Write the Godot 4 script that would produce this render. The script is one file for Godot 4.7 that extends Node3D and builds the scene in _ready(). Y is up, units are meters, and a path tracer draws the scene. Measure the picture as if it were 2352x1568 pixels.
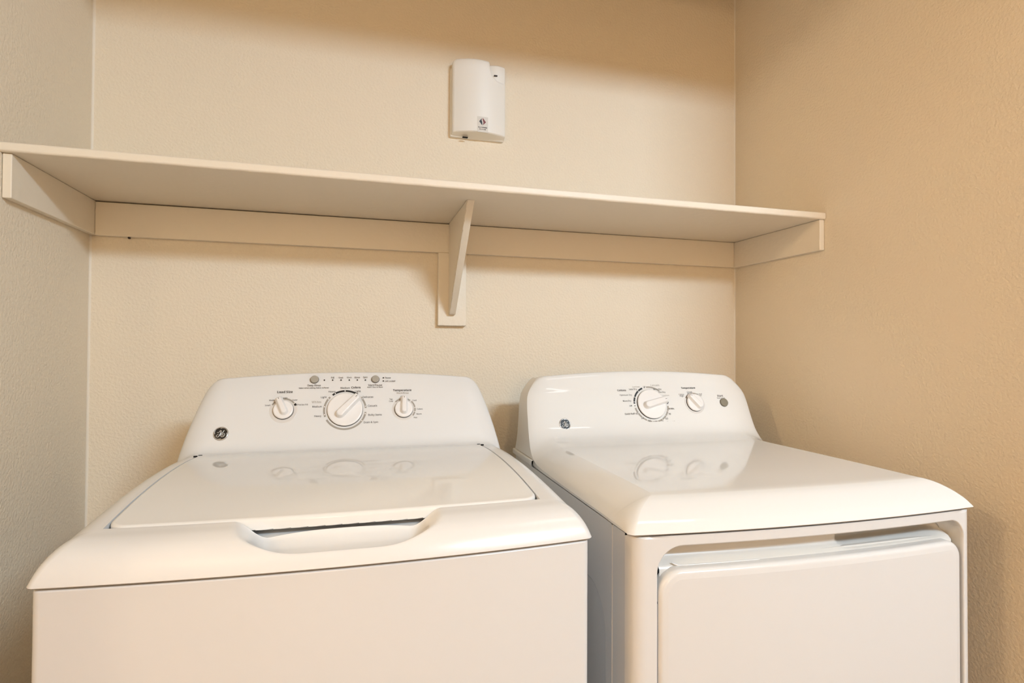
extends Node3D

# Laundry closet: top-load washer and dryer under a wooden shelf. Metres, y up, back wall at z = 0, left wall at x = 0.
const ROOM_W := 1.9185      # closet width
const RIGHT_LEAN := 0.0274   # the right wall is slightly out of square
const FRONT := 1.0          # closet depth up to the inside of its front wall
const CEIL := 2.7
const WARM := Color(1.0, 0.88, 0.70)
const ROOM_D := 7.5         # far wall of the unseen room, set deep to even out the fill lamp
const SHELF_Y := 1.5417     # shelf underside
const W_YB := 0.8949        # washer: height of the top panel's lower edge
const D_YB := 0.8847        # dryer: the same
const W_FACE := [0.135, -0.554, 0.46]   # console plane: height over yb, z there, backward lean
const D_FACE := [0.1453, -0.618, 0.44]

const WT = [["Load Size",-0.1406, 0.0463, 0.0318],["Small",-0.1743, 0.0157, 0.0108],["Medium",-0.1642, 0.0271, 0.0151],["Large",-0.1405, 0.0315, 0.0112],["Super",-0.119, 0.0265, 0.0108],["Precise Fill",-0.1027, 0.0157, 0.0218],["Deep Rinse",-0.0802, 0.0602, 0.0279],["Select when adding Fabric Softener",-0.0802, 0.0544, 0.064],["Fill",-0.0408, 0.0795, 0.0062],["Soak",-0.0226, 0.0795, 0.01],["Wash",-0.0044, 0.0795, 0.0106],["Rinse",0.0135, 0.0793, 0.0117],["Spin",0.0314, 0.0792, 0.0098],["Start/Pause",0.0534, 0.0599, 0.0314],["Hold 3 Secs to Reset",0.0533, 0.0548, 0.0352],["Pause",0.0825, 0.078, 0.013],["Lid Locked",0.0875, 0.0697, 0.0229],["Heavy",-0.0413, 0.0448, 0.015],["Medium",-0.0129, 0.0539, 0.02],["Colors",0.0106, 0.0549, 0.0202],["Light",0.015, 0.0447, 0.0125],["Delicates",0.0374, 0.0311, 0.0232],["Casuals",0.0474, 0.01, 0.0202],["Bulky Items",0.0529, -0.0124, 0.0297],["Drain & Spin",0.0439, -0.0297, 0.0313],["Light",-0.0585, 0.0316, 0.0121],["Medium",-0.072, 0.0104, 0.0202],["Heavy",-0.0698, -0.0122, 0.0146],["Temperature",0.115, 0.0456, 0.042],["Cold",0.1156, 0.0312, 0.009],["Tap",0.0888, 0.0243, 0.0069],["Cold",0.0887, 0.0198, 0.0088],["Cool",0.1424, 0.021, 0.009],["Colors",0.1537, -0.0003, 0.013],["Warm",0.1515, -0.0124, 0.012],["Hot",0.1433, -0.0207, 0.0074]]
const WG = [["Whites",-0.0738, 0.0213, 0.0202],["Wash/Rinse",0.1155, 0.0396, 0.028]]
const DT = [["Cottons",-0.0617, 0.0304, 0.026],["Less Dry",-0.0268, 0.0326, 0.0236],["Optimum Dry",-0.0516, 0.016, 0.0363],["More Dry",-0.0513, -0.0009, 0.0245],["Off",-0.0427, -0.0145, 0.0077],["Quick Fluff 10",-0.0463, -0.0374, 0.0372],["20",-0.0156, -0.0499, 0.0071],["30",0.0046, -0.0578, 0.0071],["40",0.0225, -0.0607, 0.0072],["50",0.0419, -0.0588, 0.0072],["60",0.057, -0.053, 0.0073],["70",0.0686, -0.0403, 0.0073],["80 Min.",0.0777, -0.0252, 0.0187],["Off",0.07, -0.0076, 0.008],["More Dry",0.0474, 0.0316, 0.0242],["Less Dry",0.0592, 0.0226, 0.0215],["Off",0.0088, 0.04, 0.0067],["Temperature",0.1448, 0.034, 0.0444],["Cottons",0.1188, 0.016, 0.0164],["High",0.1189, 0.0108, 0.0123],["Casuals",0.146, 0.0227, 0.0166],["Medium",0.1456, 0.0183, 0.0138],["Air Fluff",0.1756, 0.0158, 0.0167],["No Heat",0.1758, 0.0113, 0.0125],["Start",0.2412, 0.0097, 0.0184],["Push to Start",0.2425, 0.0031, 0.0255]]
const DG = [["Casuals",0.0424, 0.0445, 0.0269],["Timed Dry",0.0714, -0.0632, 0.0317],["Cool Down",0.0697, 0.0138, 0.0202],["Cool Down",-0.0167, 0.0402, 0.0224]]

var M := {}
var used := {}


func _ready() -> void:
	make_camera()
	make_environment()
	make_lights()
	make_materials()
	make_room()
	make_shelf()
	make_wall_unit()
	make_washer()
	make_dryer()


# ------------------------------------------------------------------ camera, light

func make_camera() -> void:
	var cam := Camera3D.new()
	cam.name = "camera"
	var yaw := 0.2676
	var pitch := 0.0145
	var roll := 0.0052
	var fw := Vector3(sin(yaw) * cos(pitch), sin(pitch), -cos(yaw) * cos(pitch))
	var r := fw.cross(Vector3.UP).normalized()
	var u := r.cross(fw)
	var r2 := r * cos(roll) + u * sin(roll)
	var u2 := u * cos(roll) - r * sin(roll)
	cam.transform = Transform3D(Basis(r2, u2, -fw), Vector3(0.6634, 1.1682, 1.6634))
	cam.fov = rad_to_deg(2.0 * atan(784.0 / 1288.0))
	cam.near = 0.02
	cam.far = 50.0
	add_child(cam)
	cam.current = true


func make_environment() -> void:
	var env := Environment.new()
	env.background_mode = Environment.BG_COLOR
	env.background_color = Color(0.0, 0.0, 0.0)
	env.ambient_light_source = Environment.AMBIENT_SOURCE_DISABLED
	env.tonemap_mode = Environment.TONE_MAPPER_LINEAR
	env.tonemap_exposure = 1.0
	env.sdfgi_enabled = true
	env.ssao_enabled = true
	env.ssil_enabled = true
	var we := WorldEnvironment.new()
	we.name = "world_environment"
	we.environment = env
	add_child(we)


func make_lights() -> void:
	# lamps out of view: unseen sources placed for their light, and one added fill
	tube_light(Vector3(2.2, CEIL, 3.4), Vector3(1.0, 0.16, 0.24), Color(0.825, 0.922, 1.0), 5.6, 5.2)  # unseen, placed to light the back wall and cast the shelf shadow
	unseen_floor_lamp(Vector3(0.16, 0, 1.74), 1.74, WARM, 0.15, "unseen floor lamp with a large warm globe, out of view left of the camera, lighting the dryer side and right wall", 0.22)  # unseen, placed to light the dryer side and the right wall
	unseen_floor_lamp(Vector3(0.3, 0, 6.8), 1.55, WARM, 2.38, "added fill lamp with a warm globe at the far end of the room, out of view", 0.15)  # added fill behind the camera for even warm ambient light
	tube_light(Vector3(1.82, CEIL, 1.42), Vector3(0.46, 0.06, 0.22), Color(0.95, 0.97, 1.0), 0.0, 0.16, "unseen flush ceiling light, out of view just outside the closet, placed for the highlights on washer and dryer")  # unseen, placed for the highlights on the front edges of both machines
	pendant(Vector3(-2.2, CEIL, 2.3), 0.25, WARM, 1.67)  # unseen, placed to light the right wall from the left


func area_light(parent: Node, size: Vector2, color: Color, energy: float, at: Transform3D) -> void:
	var l := AreaLight3D.new()
	l.name = "lamp_light"
	l.area_size = size
	l.light_color = color
	l.light_energy = energy
	l.area_range = 12.0
	l.area_attenuation = 2.0
	l.shadow_enabled = true
	l.transform = at
	parent.add_child(l, true)


func tube_light(at: Vector3, size: Vector3, color: Color, side: float, down: float, label := "unseen long wraparound tube light, out of view in front of the closet, lighting its back wall") -> void:
	var t := thing("unseen_ceiling_light", label, "ceiling light", at)
	var white := mat(Color(0.9, 0.9, 0.88), 0.4)
	var glow := mat(Color(0.95, 0.95, 0.93), 0.4)
	glow.emission_enabled = true
	glow.emission = color
	glow.emission_energy_multiplier = 1.0
	var st := begin()
	add_box(st, Vector3(0, -0.01, 0), Vector3(size.x + 0.04, 0.02, size.z + 0.04))
	for s in [-1.0, 1.0]:
		add_box(st, Vector3(s * (size.x / 2 + 0.01), -0.02 - size.y / 2, 0), Vector3(0.02, size.y, size.z))
	commit(st, "housing", white, t)
	st = begin()
	add_box(st, Vector3(0, -0.02 - size.y / 2, 0), Vector3(size.x, size.y, size.z))
	commit(st, "diffuser_light", glow, t)
	if side > 0.0:
		area_light(t, Vector2(size.x, size.y), color, side, Transform3D(Basis(), Vector3(0, -0.02 - size.y / 2, -size.z / 2 - 0.005)))
	area_light(t, Vector2(size.x, size.z), color, down, Transform3D(Basis(Vector3.RIGHT, -PI / 2), Vector3(0, -0.025 - size.y, 0)))


func unseen_floor_lamp(at: Vector3, height: float, color: Color, energy: float, label: String, r := 0.085) -> void:
	var t := thing("unseen_floor_lamp", label, "floor lamp", at)
	var metal := mat(Color(0.35, 0.30, 0.25), 0.35)
	metal.metallic = 0.8
	var glow := mat(Color(0.98, 0.95, 0.9), 0.4)
	glow.emission_enabled = true
	glow.emission = color
	glow.emission_energy_multiplier = 0.6
	var st := begin()
	slab(st, circle(0.13, 40), [Vector2(0, 0.0), Vector2(0, 0.012), Vector2(0.004, 0.018), Vector2(0.02, 0.022)], upright, 3, true, true)
	commit(st, "base", metal, t)
	st = begin()
	tube(st, [Vector3(0, 0.02, 0), Vector3(0, height * 0.5, 0), Vector3(0, height - r, 0)], [0.011, 0.011, 0.011], 14)
	commit(st, "pole", metal, t)
	add_globe(t, height, color, energy, glow, r)


# unseen glass globe on a rod under the ceiling, placed to light the right wall
func pendant(at: Vector3, drop: float, color: Color, energy: float) -> void:
	var t := thing("unseen_pendant_lamp", "unseen warm globe hanging out of view left of the closet, placed to light the right wall", "pendant lamp", at)
	var metal := mat(Color(0.35, 0.30, 0.25), 0.35)
	metal.metallic = 0.8
	var glow := mat(Color(0.98, 0.95, 0.9), 0.4)
	glow.emission_enabled = true
	glow.emission = color
	glow.emission_energy_multiplier = 0.6
	var st := begin()
	slab(st, circle(0.06, 32), [Vector2(0, -0.02), Vector2(0, -0.0005)], upright, 2, true, true)
	tube(st, [Vector3(0, -0.01, 0), Vector3(0, -drop * 0.5, 0), Vector3(0, -drop + 0.12, 0)], [0.006, 0.006, 0.006], 10)
	commit(st, "rod", metal, t)
	add_globe(t, -drop, color, energy, glow, 0.12)


func add_globe(t: Node3D, height: float, color: Color, energy: float, glow: Material, r := 0.085) -> void:
	var globe := SphereMesh.new()
	globe.radius = r
	globe.height = 2.0 * r
	var g := MeshInstance3D.new()
	g.name = "globe_bulb"
	g.mesh = globe
	g.material_override = glow
	g.position = Vector3(0, height, 0)
	t.add_child(g)
	var l := OmniLight3D.new()
	l.name = "lamp_light"
	l.light_color = color
	l.light_energy = energy
	l.light_size = r * 0.95
	l.omni_range = 12.0
	l.omni_attenuation = 2.0
	l.shadow_enabled = true
	l.position = Vector3(0, height, 0)
	t.add_child(l)


# ------------------------------------------------------------------ materials

func mat(c: Color, rough: float, spec := 0.5) -> StandardMaterial3D:
	var m := StandardMaterial3D.new()
	m.albedo_color = c
	m.roughness = rough
	m.metallic_specular = spec
	return m


func noise_tex(freq: float, seed_: int, octaves := 3, size := 1024) -> NoiseTexture2D:
	var n := FastNoiseLite.new()
	n.noise_type = FastNoiseLite.TYPE_SIMPLEX_SMOOTH
	n.seed = seed_
	n.frequency = freq
	n.fractal_octaves = octaves
	var t := NoiseTexture2D.new()
	t.width = size
	t.height = size
	t.seamless = true
	t.noise = n
	return t


func relief(m: StandardMaterial3D, tex: Texture2D, cm: float, scale: float, world := true) -> void:
	m.heightmap_enabled = true
	m.heightmap_texture = tex
	m.heightmap_scale = cm
	m.uv1_triplanar = true
	m.uv1_world_triplanar = world
	m.uv1_scale = Vector3.ONE * scale


func make_materials() -> void:
	var peel := noise_tex(0.030, 7, 3)
	M.wall = mat(Color(0.945, 0.892, 0.81), 0.62, 0.35)
	relief(M.wall, peel, 0.11, 3.4)
	M.ceiling = mat(Color(0.90, 0.86, 0.79), 0.8, 0.3)
	M.floor = mat(Color(0.55, 0.43, 0.31), 0.5, 0.4)
	relief(M.floor, peel, 0.05, 2.0)
	M.wood = mat(Color(0.95, 0.905, 0.835), 0.42, 0.45)
	relief(M.wood, noise_tex(0.02, 21, 4, 512), 0.05, 3.0)
	M.caulk = mat(Color(0.95, 0.91, 0.85), 0.5, 0.4)
	M.enamel = mat(Color(0.925, 0.92, 0.91), 0.06, 0.5)
	M.plastic = mat(Color(0.905, 0.90, 0.895), 0.22, 0.5)
	M.sheet = mat(Color(0.89, 0.885, 0.88), 0.22, 0.5)
	M.inner = mat(Color(0.86, 0.85, 0.83), 0.3, 0.5)
	M.dark = mat(Color(0.05, 0.045, 0.04), 0.7)
	M.knob = mat(Color(0.945, 0.93, 0.92), 0.28, 0.5)
	M.button = mat(Color(0.66, 0.63, 0.58), 0.4)
	M.button_dark = mat(Color(0.53, 0.50, 0.43), 0.4)
	M.ink = mat(Color(0.16, 0.13, 0.11), 0.6)
	M.black = mat(Color(0.05, 0.04, 0.04), 0.45)
	M.grey_ink = mat(Color(0.64, 0.61, 0.57), 0.5)
	M.halo = mat(Color(0.87, 0.85, 0.83), 0.3)
	M.silver = mat(Color(0.75, 0.74, 0.73), 0.28)
	M.silver.metallic = 0.7
	M.unit = mat(Color(0.96, 0.945, 0.92), 0.42)
	M.sticker = mat(Color(0.88, 0.86, 0.83), 0.5)
	M.maroon = mat(Color(0.48, 0.18, 0.17), 0.5)
	M.hole = mat(Color(0.02, 0.02, 0.02), 0.9)


# ------------------------------------------------------------------ helpers: things

func numbered(n: String) -> String:
	if not used.has(n):
		used[n] = 0
		return n
	used[n] += 1
	return "%s_%03d" % [n, used[n]]


func thing(called: String, label: String, category: String, at := Vector3.ZERO, turn := 0.0, group := "") -> Node3D:
	var o := Node3D.new()
	o.name = numbered(called)
	add_child(o)
	o.position = at
	o.rotation.y = turn
	o.set_meta("label", label)
	o.set_meta("category", category)
	if group:
		o.set_meta("group", group)
	return o


func begin() -> SurfaceTool:
	var st := SurfaceTool.new()
	st.begin(Mesh.PRIMITIVE_TRIANGLES)
	return st


func commit(st: SurfaceTool, called: String, m: Material, parent: Node = self) -> MeshInstance3D:
	var o := MeshInstance3D.new()
	o.name = called
	o.mesh = st.commit()
	o.material_override = m
	o.cast_shadow = GeometryInstance3D.SHADOW_CASTING_SETTING_ON
	parent.add_child(o, true)
	return o


func struct(st: SurfaceTool, called: String, m: Material, label: String) -> MeshInstance3D:
	var o := commit(st, called, m)
	o.set_meta("kind", "structure")
	o.set_meta("label", label)
	return o


# ------------------------------------------------------------------ helpers: shapes

func tri(st: SurfaceTool, a: Vector3, b: Vector3, c: Vector3, na: Vector3, nb: Vector3, nc: Vector3) -> void:
	var g := (b - a).cross(c - a)
	if g.length_squared() < 1e-18:
		return
	if g.dot(na + nb + nc) > 0.0:
		st.set_normal(na); st.add_vertex(a)
		st.set_normal(nc); st.add_vertex(c)
		st.set_normal(nb); st.add_vertex(b)
	else:
		st.set_normal(na); st.add_vertex(a)
		st.set_normal(nb); st.add_vertex(b)
		st.set_normal(nc); st.add_vertex(c)


func flat_quad(st: SurfaceTool, a: Vector3, b: Vector3, c: Vector3, d: Vector3, n: Vector3) -> void:
	tri(st, a, b, c, n, n, n)
	tri(st, a, c, d, n, n, n)


func add_box(st: SurfaceTool, at: Vector3, size: Vector3) -> void:
	var h := size / 2
	for ax in 3:
		for s in [-1.0, 1.0]:
			var n := Vector3.ZERO
			n[ax] = s
			var u := Vector3.ZERO
			var v := Vector3.ZERO
			u[(ax + 1) % 3] = h[(ax + 1) % 3]
			v[(ax + 2) % 3] = h[(ax + 2) % 3]
			var c: Vector3 = at + n * h[ax]
			flat_quad(st, c - u - v, c + u - v, c + u + v, c - u + v, n)


# a smooth patch: rows of points; «toward» is a rough outward direction that picks the side of the normals
func patch(st: SurfaceTool, rows: Array, toward: Vector3, skip = null) -> void:
	var nr := rows.size()
	var nc: int = rows[0].size()
	var norms := []
	for i in nr:
		var line := PackedVector3Array()
		for j in nc:
			var du: Vector3 = rows[i][mini(j + 1, nc - 1)] - rows[i][maxi(j - 1, 0)]
			var dv: Vector3 = rows[mini(i + 1, nr - 1)][j] - rows[maxi(i - 1, 0)][j]
			var n := du.cross(dv)
			line.append(n.normalized() if n.length_squared() > 1e-20 else Vector3.ZERO)
		norms.append(line)
	var vote := 0.0
	for i in nr:
		for j in nc:
			vote += norms[i][j].dot(toward)
	var s := 1.0 if vote >= 0.0 else -1.0
	for i in nr - 1:
		for j in nc - 1:
			if skip != null and skip.call(i, j):
				continue
			var na: Vector3 = norms[i][j] * s
			var nb: Vector3 = norms[i][j + 1] * s
			var nn: Vector3 = norms[i + 1][j + 1] * s
			var nd: Vector3 = norms[i + 1][j] * s
			tri(st, rows[i][j], rows[i][j + 1], rows[i + 1][j + 1], na, nb, nn)
			tri(st, rows[i][j], rows[i + 1][j + 1], rows[i + 1][j], na, nn, nd)


# outline of a rectangle with rounded corners (radii: right-top, left-top, left-bottom, right-bottom), counter-clockwise
func round_rect(x0: float, y0: float, x1: float, y1: float, radii: Array, n := 8, along := 10) -> PackedVector2Array:
	var p := PackedVector2Array()
	var cs := [Vector2(x1 - radii[0], y1 - radii[0]), Vector2(x0 + radii[1], y1 - radii[1]), Vector2(x0 + radii[2], y0 + radii[2]), Vector2(x1 - radii[3], y0 + radii[3])]
	for k in 4:
		var arc := PackedVector2Array()
		for i in n + 1:
			var a := PI / 2 * (k + float(i) / n)
			arc.append(cs[k] + Vector2(cos(a), sin(a)) * radii[k])
		if p.size():
			var q := p[p.size() - 1]
			for i in range(1, along):
				p.append(q.lerp(arc[0], float(i) / along))
		p.append_array(arc)
	var last := p[p.size() - 1]
	for i in range(1, along):
		p.append(last.lerp(p[0], float(i) / along))
	return p


func circle(r: float, n := 48, at := Vector2.ZERO) -> PackedVector2Array:
	var p := PackedVector2Array()
	for i in n:
		p.append(at + Vector2(cos(TAU * i / n), sin(TAU * i / n)) * r)
	return p


# a solid over an outline: «profile» lists (inset, height) from the bottom rim up; «put» turns (x, y, height) into a point
func slab(st: SurfaceTool, outline: PackedVector2Array, profile: Array, put: Callable, rings := 6, cap := true, bottom := false) -> void:
	var n := outline.size()
	var inward := PackedVector2Array()
	var mid := Vector2.ZERO
	for p in outline:
		mid += p / n
	for i in n:
		var d := (outline[(i + 1) % n] - outline[(i - 1 + n) % n]).normalized()
		inward.append(Vector2(-d.y, d.x))
	var lines := []
	for q in profile:
		var row := PackedVector3Array()
		for i in n + 1:
			var k := i % n
			var v := outline[k] + inward[k] * float(q.x)
			row.append(put.call(v.x, v.y, q.y))
		lines.append(row)
	var out: Vector3 = put.call(mid.x, mid.y, 1.0) - put.call(mid.x, mid.y, 0.0)
	var lo: Vector3 = put.call(mid.x, mid.y, profile[0].y)
	# walls, with normals from the profile (smooth across it)
	var np := profile.size()
	for i in np - 1:
		for j in n:
			var j2 := (j + 1) % n
			var ns := []
			for pair in [[i, j], [i, j2], [i + 1, j2], [i + 1, j]]:
				ns.append(slab_normal(lines, profile, pair[0], pair[1], n, lo, out))
			tri(st, lines[i][j], lines[i][j + 1], lines[i + 1][j + 1], ns[0], ns[1], ns[2])
			tri(st, lines[i][j], lines[i + 1][j + 1], lines[i + 1][j], ns[0], ns[2], ns[3])
	if cap:
		cap_rings(st, outline, inward, mid, profile[np - 1], put, rings, 1.0)
	if bottom:
		cap_rings(st, outline, inward, mid, profile[0], put, rings, -1.0)


func slab_normal(lines: Array, profile: Array, i: int, j: int, n: int, lo: Vector3, out: Vector3) -> Vector3:
	var np := profile.size()
	var du: Vector3 = lines[i][(j + 1) % n] - lines[i][(j - 1 + n) % n]
	var a := maxi(i - 1, 0)
	var b := mini(i + 1, np - 1)
	# a hard corner in the profile keeps its own sides
	var dv: Vector3 = lines[b][j] - lines[a][j]
	if dv.length_squared() < 1e-16:
		dv = out
	var nn := du.cross(dv).normalized()
	var middle: Vector3 = Vector3.ZERO
	for k in [0, n / 4, n / 2, 3 * n / 4]:
		middle += lines[i][k] / 4.0
	if nn.dot((lines[i][j] - middle).normalized() + out.normalized() * 0.6) < 0.0:
		nn = -nn
	return nn


func cap_rings(st: SurfaceTool, outline: PackedVector2Array, inward: PackedVector2Array, mid: Vector2, q: Vector2, put: Callable, rings: int, s: float) -> void:
	var n := outline.size()
	var eps := 0.0004
	var pts := []
	var nrm := []
	for k in rings + 1:
		var f := 1.0 - float(k) / rings
		var row := PackedVector3Array()
		var line := PackedVector3Array()
		for i in n:
			var v := mid + (outline[i] + inward[i] * q.x - mid) * f
			var p: Vector3 = put.call(v.x, v.y, q.y)
			row.append(p)
			var nx: Vector3 = put.call(v.x + eps, v.y, q.y) - put.call(v.x - eps, v.y, q.y)
			var ny: Vector3 = put.call(v.x, v.y + eps, q.y) - put.call(v.x, v.y - eps, q.y)
			var up: Vector3 = put.call(v.x, v.y, q.y + eps) - p
			var nn := nx.cross(ny).normalized()
			if nn.dot(up) < 0.0:
				nn = -nn
			line.append(nn * s)
		pts.append(row)
		nrm.append(line)
	for k in rings:
		for i in n:
			var j := (i + 1) % n
			tri(st, pts[k][i], pts[k][j], pts[k + 1][j], nrm[k][i], nrm[k][j], nrm[k + 1][j])
			tri(st, pts[k][i], pts[k + 1][j], pts[k + 1][i], nrm[k][i], nrm[k + 1][j], nrm[k + 1][i])


# rounded edge: points (inset, height) from the wall to the top with radius r
func rounded(h0: float, h1: float, r: float, n := 5) -> Array:
	var p := [Vector2(0, h0), Vector2(0, lerpf(h0, h1 - r, 0.98))]
	for i in n + 1:
		var a := PI / 2 * i / n
		p.append(Vector2(r * (1 - cos(a)), h1 - r + r * sin(a)))
	return p


# a board with softened edges, along the axes
func board(st: SurfaceTool, lo: Vector3, hi: Vector3, r := 0.0025, axis := 2, lean := 0.0) -> void:
	var i := (axis + 1) % 3
	var j := (axis + 2) % 3
	var o := round_rect(lo[i], lo[j], hi[i], hi[j], [r, r, r, r], 3, 12)
	var put := func(x: float, y: float, h: float) -> Vector3:
		var v := Vector3.ZERO
		v[i] = x
		v[j] = y
		v[axis] = h
		v.x += lean * v.z
		return v
	var prof := []
	for k in 4:
		var a := PI / 2 * k / 3
		prof.append(Vector2(r * (1 - sin(a)), lo[axis] + r * (1 - cos(a))))
	for k in 4:
		var a := PI / 2 * k / 3
		prof.append(Vector2(r * (1 - cos(a)), hi[axis] - r + r * sin(a)))
	slab(st, o, prof, put, 2, true, true)


# a round bar along a polyline
func tube(st: SurfaceTool, pts: Array, radii: Array, sides := 8, squash := Vector3.ONE) -> void:
	var rows := []
	for i in pts.size():
		var d: Vector3 = (pts[mini(i + 1, pts.size() - 1)] - pts[maxi(i - 1, 0)]).normalized()
		var u := d.cross(Vector3(0, 0, 1))
		if u.length() < 0.1:
			u = d.cross(Vector3(0, 1, 0))
		u = u.normalized()
		var v := d.cross(u)
		var row := PackedVector3Array()
		for k in sides + 1:
			var a := TAU * k / sides
			row.append(pts[i] + (u * cos(a) + v * sin(a)) * float(radii[i]) * squash)
		rows.append(row)
	for i in rows.size() - 1:
		for k in sides:
			var na: Vector3 = (rows[i][k] - pts[i]).normalized()
			var nb: Vector3 = (rows[i][k + 1] - pts[i]).normalized()
			tri(st, rows[i][k], rows[i][k + 1], rows[i + 1][k + 1], na, nb, nb)
			tri(st, rows[i][k], rows[i + 1][k + 1], rows[i + 1][k], na, nb, na)


# upright prism over a plan outline of (x, z)
func add_prism(st: SurfaceTool, plan: Array, y0: float, y1: float) -> void:
	var n := plan.size()
	var mid := Vector2.ZERO
	for p in plan:
		mid += p / float(n)
	for i in n:
		var a: Vector2 = plan[i]
		var b: Vector2 = plan[(i + 1) % n]
		var d := (b - a).normalized()
		var o := Vector2(d.y, -d.x)
		if o.dot((a + b) / 2 - mid) < 0.0:
			o = -o
		flat_quad(st, Vector3(a.x, y0, a.y), Vector3(b.x, y0, b.y), Vector3(b.x, y1, b.y), Vector3(a.x, y1, a.y), Vector3(o.x, 0, o.y))
	for i in range(1, n - 1):
		for y in [y0, y1]:
			var up := Vector3(0, -1.0 if y == y0 else 1.0, 0)
			tri(st, Vector3(plan[0].x, y, plan[0].y), Vector3(plan[i].x, y, plan[i].y), Vector3(plan[i + 1].x, y, plan[i + 1].y), up, up, up)


func put_flat(x: float, y: float, h: float) -> Vector3:
	return Vector3(x, y, h)


# ------------------------------------------------------------------ the room

func make_room() -> void:
	var t := 0.12
	var st := begin()
	add_box(st, Vector3(ROOM_W / 2, CEIL / 2, -t / 2), Vector3(ROOM_W + 2 * t, CEIL, t))
	struct(st, "wall_back", M.wall, "textured beige back wall of the closet behind the shelf")
	st = begin()
	add_box(st, Vector3(-t / 2, CEIL / 2, FRONT / 2), Vector3(t, CEIL, FRONT))
	struct(st, "wall_left", M.wall, "textured beige left wall of the closet")
	st = begin()
	add_prism(st, [Vector2(ROOM_W, 0), Vector2(ROOM_W + RIGHT_LEAN * FRONT, FRONT), Vector2(ROOM_W + t + 0.03, FRONT), Vector2(ROOM_W + t + 0.03, 0)], 0.0, CEIL)
	struct(st, "wall_right", M.wall, "textured beige right wall of the closet beside the dryer")
	# the room that the closet opens to
	st = begin()
	add_box(st, Vector3(-1.3, CEIL / 2, FRONT + t / 2), Vector3(2.6, CEIL, t))
	struct(st, "wall_front_left", M.wall, "beige room wall left of the closet opening")
	st = begin()
	add_box(st, Vector3((ROOM_W + 0.0274 + 4.2) / 2, CEIL / 2, FRONT + t / 2), Vector3(4.2 - ROOM_W - 0.0274, CEIL, t))
	struct(st, "wall_front_right", M.wall, "beige room wall right of the closet opening")
	st = begin()
	add_box(st, Vector3((ROOM_W + 0.0274) / 2, (CEIL + 2.23) / 2, FRONT + t / 2), Vector3(ROOM_W + 0.0274, CEIL - 2.23, t))
	struct(st, "wall_header", M.wall, "beige wall over the closet opening")
	st = begin()
	add_box(st, Vector3(0.8, CEIL / 2, ROOM_D + t / 2), Vector3(7.0, CEIL, t))
	struct(st, "wall_far", M.wall, "unseen beige far wall of the room behind the camera, its distance set for the fill lamp")
	st = begin()
	add_box(st, Vector3(-2.6 - t / 2, CEIL / 2, (FRONT + ROOM_D) / 2), Vector3(t, CEIL, ROOM_D - FRONT + 2 * t))
	struct(st, "wall_room_left", M.wall, "beige left wall of the room")
	st = begin()
	add_box(st, Vector3(4.2 + t / 2, CEIL / 2, (FRONT + ROOM_D) / 2), Vector3(t, CEIL, ROOM_D - FRONT + 2 * t))
	struct(st, "wall_room_right", M.wall, "beige right wall of the room")
	st = begin()
	add_box(st, Vector3(0.8, -0.06, ROOM_D / 2), Vector3(7.24, 0.12, ROOM_D + 0.24))
	struct(st, "floor", M.floor, "brown floor under the washer and dryer")
	st = begin()
	add_box(st, Vector3(0.8, CEIL + 0.06, ROOM_D / 2), Vector3(7.24, 0.12, ROOM_D + 0.24))
	struct(st, "ceiling", M.ceiling, "pale ceiling")
	# paint bead run down the two inside corners
	for side in 2:
		st = begin()
		var rows := []
		var rng := RandomNumberGenerator.new()
		rng.seed = 5 + side
		for i in 121:
			var y := CEIL * i / 120.0
			var r := 0.0045 + rng.randf_range(-0.0006, 0.0006)
			var row := PackedVector3Array()
			for k in 7:
				var a := PI / 2 * k / 6.0
				var x := r * (1 - sin(a)) * 1.0
				var z := r * (1 - cos(a)) * 1.0
				row.append(Vector3(x if side == 0 else ROOM_W - x, y, z))
			rows.append(row)
		patch(st, rows, Vector3(1.0 if side == 0 else -1.0, 0, 1))
		struct(st, "trim_%d" % (side + 1), M.caulk, "thin paint bead in the back %s corner of the closet" % ["left", "right"][side])


# ------------------------------------------------------------------ the shelf

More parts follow.
